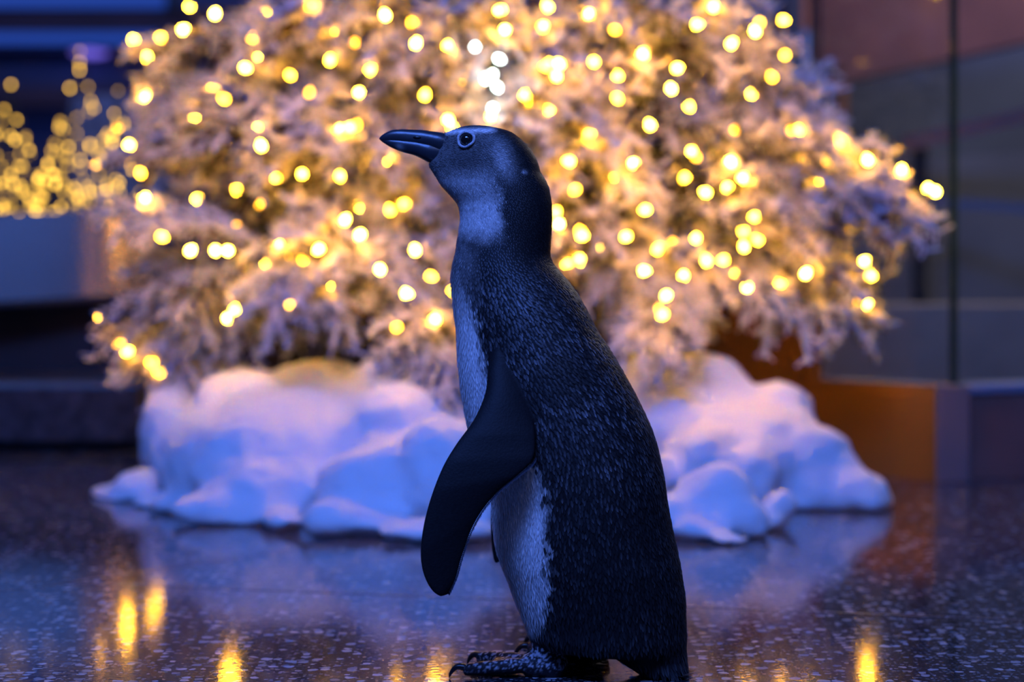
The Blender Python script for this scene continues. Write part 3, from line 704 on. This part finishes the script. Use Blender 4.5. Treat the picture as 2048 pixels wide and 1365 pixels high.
# legs and feet
def foot(ankle, heel, toes, claws, leg_r):
    parts = []
    V, F = tube(spline([ankle+Vector((.012, .004, .035)), ankle, heel+Vector((0, 0, .012))], 8), np.linspace(leg_r*1.15, leg_r*.92, 8), 14); parts.append((V, F))
    V, F = tube(spline([heel+Vector((.022, 0, .006)), heel+Vector((.005, 0, .011)), heel+Vector((-.02, 0, .009))], 8), [.006, .012, .015, .016, .016, .015, .013, .011], 12); parts.append((V, F))
    for t in toes:
        pts = spline([heel+Vector((-.002, 0, .011))]+[Vector(x) for x in t], 12)
        rad = np.array([.0095, .0085, .008, .0078, .0082, .0078, .0072, .0076, .0072, .0066, .0062, .005])
        V, F = tube(pts, rad, 10); parts.append((V, F))
    for a, b in zip(toes[:-1], toes[1:]):     # web
        pa, pb = spline([heel]+[Vector(x) for x in a], 9), spline([heel]+[Vector(x) for x in b], 9); V, F = [], []
        for i in range(8):
            for u in np.linspace(0, 1, 5):
                q = pa[i]*(1-u)+pb[i]*u; q[0] += .018*(i/7)**3*(4*u*(1-u)); V.append(Vector(q)+Vector((0, 0, .0035))); 
        n = len(V); V += [v-Vector((0, 0, .004)) for v in V]
        for i in range(7):
            for j in range(4):
                a_ = i*5+j; F.append((a_, a_+1, a_+6, a_+5)); F.append((n+a_, n+a_+5, n+a_+6, n+a_+1))
        bd = [i for i in range(5)]+[i*5+4 for i in range(1, 8)]+[35+j for j in range(3, -1, -1)]+[i*5 for i in range(6, 0, -1)]
        for i in range(len(bd)):
            a_, b_ = bd[i], bd[(i+1) % len(bd)]; F.append((b_, a_, n+a_, n+b_))
        parts.append((V, F))
    return parts
nf = G(1088, 1352)            # near foot heel on the floor
nt1 = [nf+Vector((-.030, -.008, .011)), nf+Vector((-.060, -.012, .0095)), nf+Vector((-.080, -.013, .008))]
nt2 = [nf+Vector((-.028, .020, .011)), nf+Vector((-.052, .036, .010)), nf+Vector((-.066, .046, .008))]
nt0 = [nf+Vector((-.020, -.022, .010)), nf+Vector((-.038, -.040, .0085)), nf+Vector((-.050, -.050, .007))]
ff = G(1150, 1312)
ft1 = [ff+Vector((-.018, -.002, .012)), ff+Vector((-.036, -.004, .011)), ff+Vector((-.050, -.004, .008))]
ft2 = [ff+Vector((-.016, .018, .011)), ff+Vector((-.030, .032, .010)), ff+Vector((-.042, .040, .008))]
ft0 = [ff+Vector((-.014, -.018, .011)), ff+Vector((-.028, -.026, .010)), ff+Vector((-.040, -.030, .008))]
near = foot(P(1094, 1290, nf.y), nf, [nt1, nt2], None, .0150)
far = foot(P(1160, 1285, ff.y), ff, [ft0, ft1, ft2], None, .0145)
V, F = tube(spline([P(1120, 1215, 1.985), P(1104, 1260, 1.985), P(1095, 1300, nf.y)], 8), [.030, .030, .029, .027, .025, .022, .019, .016], 14)
thigh = [(V, F)]
V, F = tube(spline([P(1170, 1215, 2.04), P(1165, 1260, 2.05), P(1160, 1300, ff.y)], 8), [.03, .03, .029, .027, .025, .022, .018, .015], 14)
thigh.append((V, F))
heel2 = tube(spline([ff+Vector((.0, 0, .012)), ff+Vector((.02, .0, .013)), ff+Vector((.036, .0, .011))], 6), [.013, .014, .014, .013, .011, .007], 12); far.append(heel2)

srcs = [(Lv, Lf, 0), (Fv, Ff, 1), (Fv2, Ff2, 1)]+[(v, f, 2) for v, f in near+far]+[(v, f, 0) for v, f in thigh]
allV, allF, region = [], [], []
for v, f, rg in srcs:
    o = len(allV); allV.extend([tuple(x) for x in v]); allF.extend([tuple(i+o for i in t) for t in f]); region.extend([rg]*len(v))
raw = mesh_np('penguin_raw', allV, allF)
bm = bmesh.new(); bm.from_mesh(raw); bmesh.ops.triangulate(bm, faces=[f for f in bm.faces if len(f.verts) > 4])
bm.to_mesh(raw); bm.free()
ro = bpy.data.objects.new('penguin_raw', raw); C.objects.link(ro)
md = ro.modifiers.new('r', 'REMESH'); md.mode = 'VOXEL'; md.voxel_size = 0.0016; md.adaptivity = 0
md = ro.modifiers.new('s', 'SMOOTH'); md.iterations = 3; md.factor = .5
dg = bpy.context.evaluated_depsgraph_get(); dg.update()
bme_ = bpy.data.meshes.new_from_object(ro.evaluated_get(dg)); bpy.data.objects.remove(ro)
kd = KDTree(len(allV))
for i, v in enumerate(allV): kd.insert(v, i)
kd.balance()
co = np.empty(len(bme_.vertices)*3); bme_.vertices.foreach_get('co', co); co = co.reshape(-1, 3)
cols = np.zeros_like(co)
for i, p in enumerate(co):
    rg = region[kd.find(p)[1]]
    if rg == 0: c, _ = plumage(p)
    elif rg == 1: c = np.array((.010, .009, .010))*(1+.3*vnoise(*p, 400))
    else:
        s_ = vnoise(*p, 330)+.7*vnoise(*p, 520); wv = .8*float(sstep(-.05, .35, s_+.55*(p[2]-.020)/.03))*float(sstep(.004, .012, p[2]))
        base_ = np.array((.014, .013, .016))
        if p[1] > nf.y+.055: wv *= .15; base_ = np.array((.10, .065, .06))
        c = base_*(1-wv)+np.array((.42, .40, .43))*wv
    cols[i] = c
bme_.materials.clear(); bme_.name = 'body'; set_cols(bme_, cols)
body = link('body', bme_, M['body'], peng, True)

# plumage: little overlapping feathers laid along the body
def face_samples(Vg, count, rngen):
    """random points on the loft, area weighted: position, normal, row/col"""
    A = Vg[:-1, :]; B = Vg[1:, :]; A2 = np.roll(A, -1, 1); B2 = np.roll(B, -1, 1)
    n = np.cross(B2-A, A2-B); ar = np.linalg.norm(n, axis=-1)*.5
    return A, B, A2, B2, n/(np.linalg.norm(n, axis=-1, keepdims=True)+1e-12), ar
A, B, A2, B2, Nf, Ar = face_samples(LOFT, 0, rng)
cen = np.array([0, Y0, 0]);
NCAND = 230000
pyc = np.repeat(((PY[:-1]+PY[1:])/2)[:, None], NA, 1)
dens = np.where(pyc < 480, 3.0, np.where(pyc < 560, 1.7, 1.0))
wgt = (Ar*dens).ravel(); wgt /= wgt.sum()
idx = rng.choice(wgt.size, NCAND, p=wgt); ri, ci = np.unravel_index(idx, Ar.shape)
uu, vv = rng.random((2, NCAND, 1))
pts = (A[ri, ci]*(1-uu)+B[ri, ci]*uu)*(1-vv)+(A2[ri, ci]*(1-uu)+B2[ri, ci]*uu)*vv
nrm = Nf[ri, ci].copy()
outw = pts-np.stack([((cx[ri]-W_/2)*PXM), Y0+0*ri, pts[:, 2]-0.001*0], 1)
flip_ = (nrm*outw).sum(1) < 0; nrm[flip_] *= -1
pyp = HORIZON+(H-pts[:, 2])/PXM; pxp = pts[:, 0]/PXM+W_/2
sp_ = np.interp(pyp, [250, 380, 470, 560, 640, 1300], [.00145, .0016, .0018, .0027, .0031, .0031])
fv, ff_, fc = [], [], []
grid = {}; cell = .0034
nk = 0
for i in range(NCAND):
    p = pts[i]; s_ = sp_[i]
    if pyp[i] < 322 and pxp[i] < 884+max(0, (pyp[i]-300))*-.6: continue
    if (pxp[i]-933.5)**2/19**2+(pyp[i]-282)**2/17**2 < 1: continue
    key = (int(p[0]/cell), int(p[1]/cell), int(p[2]/cell)); bad = False
    for a in (-1, 0, 1):
        for b in (-1, 0, 1):
            for c in (-1, 0, 1):
                for q in grid.get((key[0]+a, key[1]+b, key[2]+c), ()):
                    if (q[0]-p[0])**2+(q[1]-p[1])**2+(q[2]-p[2])**2 < s_*s_: bad = True; break
                if bad: break
            if bad: break
        if bad: break
    if bad: continue
    grid.setdefault(key, []).append(p)
    n = nrm[i]; y_, x_ = pyp[i], pxp[i]
    if y_ < 335: fl = np.array((1.0, 0, -.25-.9*(y_-260)/75*(x_ > 960)))
    elif y_ < 470: fl = np.array((.45 if x_ < 1000 else .25, 0, -1.0))
    else:
        k = float(sstep(470, 560, y_))*(1-float(sstep(760, 1000, y_))); fl = np.array((.12+.45*k, 0, -1.0))
    fl = fl-n*(fl@n); l = np.linalg.norm(fl)
    if l < 1e-6 or (n[2] < -.42 and y_ > 1250 and y_ < 1312): continue
    fl /= l; sd = np.cross(n, fl)
    rot = rng.normal(0, .12); fl, sd = fl*math.cos(rot)+sd*math.sin(rot), sd*math.cos(rot)-fl*math.sin(rot)
    col, pale = plumage(p, rng.normal(0, 5))
    back = float(sstep(480, 600, y_))
    ln = (.0036+.0046*back)*rng.uniform(.8, 1.2); wd = (.0007+.0010*back)*rng.uniform(.8, 1.2)
    ln *= 1+.3*float(sstep(1080, 1250, y_))+.3*float(sstep(1285, 1330, y_))
    if pale > .35: wd *= .55; ln *= 1.1
    lift = ln*(.10+.05*rng.random())
    b0 = p-fl*ln*.25-n*.0004
    m0 = p+fl*ln*.35+n*(lift*.75)
    t0 = p+fl*ln*.75+n*(lift*.9)
    o = len(fv)
    fv += [b0-sd*wd*.6, b0+sd*wd*.6, m0-sd*wd-n*wd*.35, m0+sd*wd-n*wd*.35, t0, m0+n*wd*.15]
    ff_ += [(o, o+1, o+5), (o, o+5, o+2), (o+1, o+3, o+5), (o+2, o+5, o+4), (o+5, o+3, o+4)]
    br = rng.uniform(.75, 1.25) if back > .5 else rng.uniform(.5, 1.6)
    tip = col*br+(1-pale)*back*np.array((.085, .080, .084))*rng.uniform(.1, 1.45)**2*(1-.7*float(sstep(850, 1080, y_)))*max(.3, 1+1.1*vnoise(*p, 28))+(1-pale)*(1-back)*.010*rng.uniform(0, 2)  # pale feather tips, made stronger on the upper back to imitate highlights
    fc += [col*.55, col*.55, col*br, col*br, tip, (col*br+tip)*.5]
    nk += 1
print('feathers', nk)
me = mesh_np('plumage', fv, ff_, np.array(fc))
tag(link('plumage', me, M['feather'], peng, True), 'fine overlapping dark feathers with pale breast and belly', None, None, 'stuff')
# fringe along the trailing edge of the flipper
fv, ff_, fc = [], [], []
for i in range(24, 59):
    for s_ in range(3):
        u = i+s_/3; j = int(u); t = u-j; q = FT[j]*(1-t)+FT[min(j+1, 59)]*t; l_ = FL[j]*(1-t)+FL[min(j+1, 59)]*t
        d = q-l_; d /= np.linalg.norm(d); d = d*.6+np.array((-.35, .9)); d /= np.linalg.norm(d); e = np.array((-d[1], d[0]))
        Y = FD[j]; o = len(fv); q = q-d*2
        for r_ in (q-e*2.2, q+e*2.2, q+d*rng.uniform(5, 8)): fv.append(P(r_[0], r_[1], Y))
        ff_.append((o, o+1, o+2)); fc += [(.012, .012, .016)]*2+[(.10, .10, .14)]
me = mesh_np('flipper_fringe', fv, ff_, np.array(fc)); tag(link('flipper_fringe', me, M['feather'], peng), kind='stuff')

# bill: upper and lower mandible
def mandible(name, rows_px, colfn, n=20):
    R_ = spline(rows_px, 34); V, F, Cc = [], [], []
    for (x, yt, yb, hw) in R_:
        cy, hh = (yt+yb)/2, abs(yb-yt)/2
        for k in range(n):
            th = 2*math.pi*k/n; c_, s_ = math.cos(th), math.sin(th)
            py = cy-hh*c_; yy = Y0-max(hw, .2)*1e-3*math.copysign(abs(s_)**.85, s_)
            p = P(x, py, Y0); p.y = yy; V.append(p); Cc.append(colfn(x, py))
    m = len(R_)
    F = [(i*n+k, (i+1)*n+k, (i+1)*n+(k+1) % n, i*n+(k+1) % n) for i in range(m-1) for k in range(n)]
    F += [tuple(range(n)), tuple((m-1)*n+k for k in range(n))[::-1]]
    return link(name, mesh_np(name, V, F, np.array(Cc)), M['bill'], peng, True)
def bc(x, y):
    w_ = .35*math.exp(-((x-799-(y-290)*.1)/7)**2)*float(sstep(284, 296, y))+.05*math.exp(-(((x-822)/22)**2+((y-273)/6)**2))  # pale band of the lower bill, plus a soft highlight painted on the upper
    return np.array((.020, .022, .030))*(1-w_)+np.array((.5, .5, .52))*w_
up = mandible('upper_mandible', [(758.7,276.5,279,.4),(763,271.5,281.5,1.8),(772,265.5,284,3.4),(784,261,286,4.6),(798,259,287.5,5.6),(815,259,290,6.6),(832,259.5,293.5,7.6),(850,260.5,298,9.0),(868,263,303,9.8),(885,266,308,10.2),(905,270,310,8)], bc)
lo = mandible('lower_mandible', [(761,277,281.5,.5),(768,277,286.5,1.9),(780,277,294,3.7),(795,277,301,5.1),(812,278,306.5,6.3),(830,279,311.5,7.6),(846,281,319.5,8.8),(862,283,327,9.6),(885,288,330,8)], bc)
V, F = tube(spline([P(826, 275, surf_y(826, 275)*0+Y0-.0070), P(834, 274.6, Y0-.0077), P(842, 275.5, Y0-.0084)], 6), [.0004, .0011, .0014, .0013, .001, .0004], 8)
link('nostril', mesh_np('nostril', V, F), M['claw'], up, True)
# eyes
for side in (-1, 1):
    ys = surf_y(933.5, 282); c = P(933.5, 282, Y0); c.y = ys if side < 0 else 2*Y0-ys
    gxx = (surf_y(945, 282)-surf_y(922, 282))/(23*PXM); gzz = (surf_y(933.5, 270)-surf_y(933.5, 294))/(24*PXM)
    nrm_ = Vector((gxx, -1, gzz)).normalized()
    if side > 0: nrm_.y *= -1
    eb = c-nrm_*.0018
    bm = bmesh.new(); bmesh.ops.create_uvsphere(bm, u_segments=28, v_segments=18, radius=.0066); me = bpy.data.meshes.new('eye'); bm.to_mesh(me); bm.free()
    me.transform(Matrix.Translation(eb)); eye = link('eye', me, M['eye'], peng, True)
    V, F = [], []; q = nrm_.to_track_quat('Z', 'Y'); nu, nv = 40, 10
    for i in range(nu):
        a = 2*math.pi*i/nu
        for j in range(nv):
            b = 2*math.pi*j/nv
            rr = .0083+.0014*math.cos(b)+.0004*math.sin(3*a+1); V.append(c+q@Vector((rr*math.cos(a)*1.06, rr*math.sin(a)*.92, .0006+.0013*math.sin(b)+.0004*math.sin(5*a))))
    F = [(i*nv+j, ((i+1) % nu)*nv+j, ((i+1) % nu)*nv+(j+1) % nv, i*nv+(j+1) % nv) for i in range(nu) for j in range(nv)]
    rg = link('eye_ring', mesh_np('eye_ring', V, F), pm('eye_ring_skin', (.42, .40, .42), .6, noise=(900, .5)), eye, True)
    V, F = [], []
# claws
for t in (nt1, nt2, ft0, ft1, ft2):
    e = Vector(t[-1]); d = (Vector(t[-1])-Vector(t[-2])).normalized()
    pts_ = spline([e-d*.003+Vector((0, 0, .002)), e+d*.006+Vector((0, 0, .004)), e+d*.012+Vector((0, 0, -.001)), e+d*.014+Vector((0, 0, -.006))], 9)
    V, F = tube(pts_, [.0040, .0038, .0034, .003, .0026, .0021, .0016, .001, .0003], 8)
    link('claw', mesh_np('claw', V, F), M['claw'], peng, True)
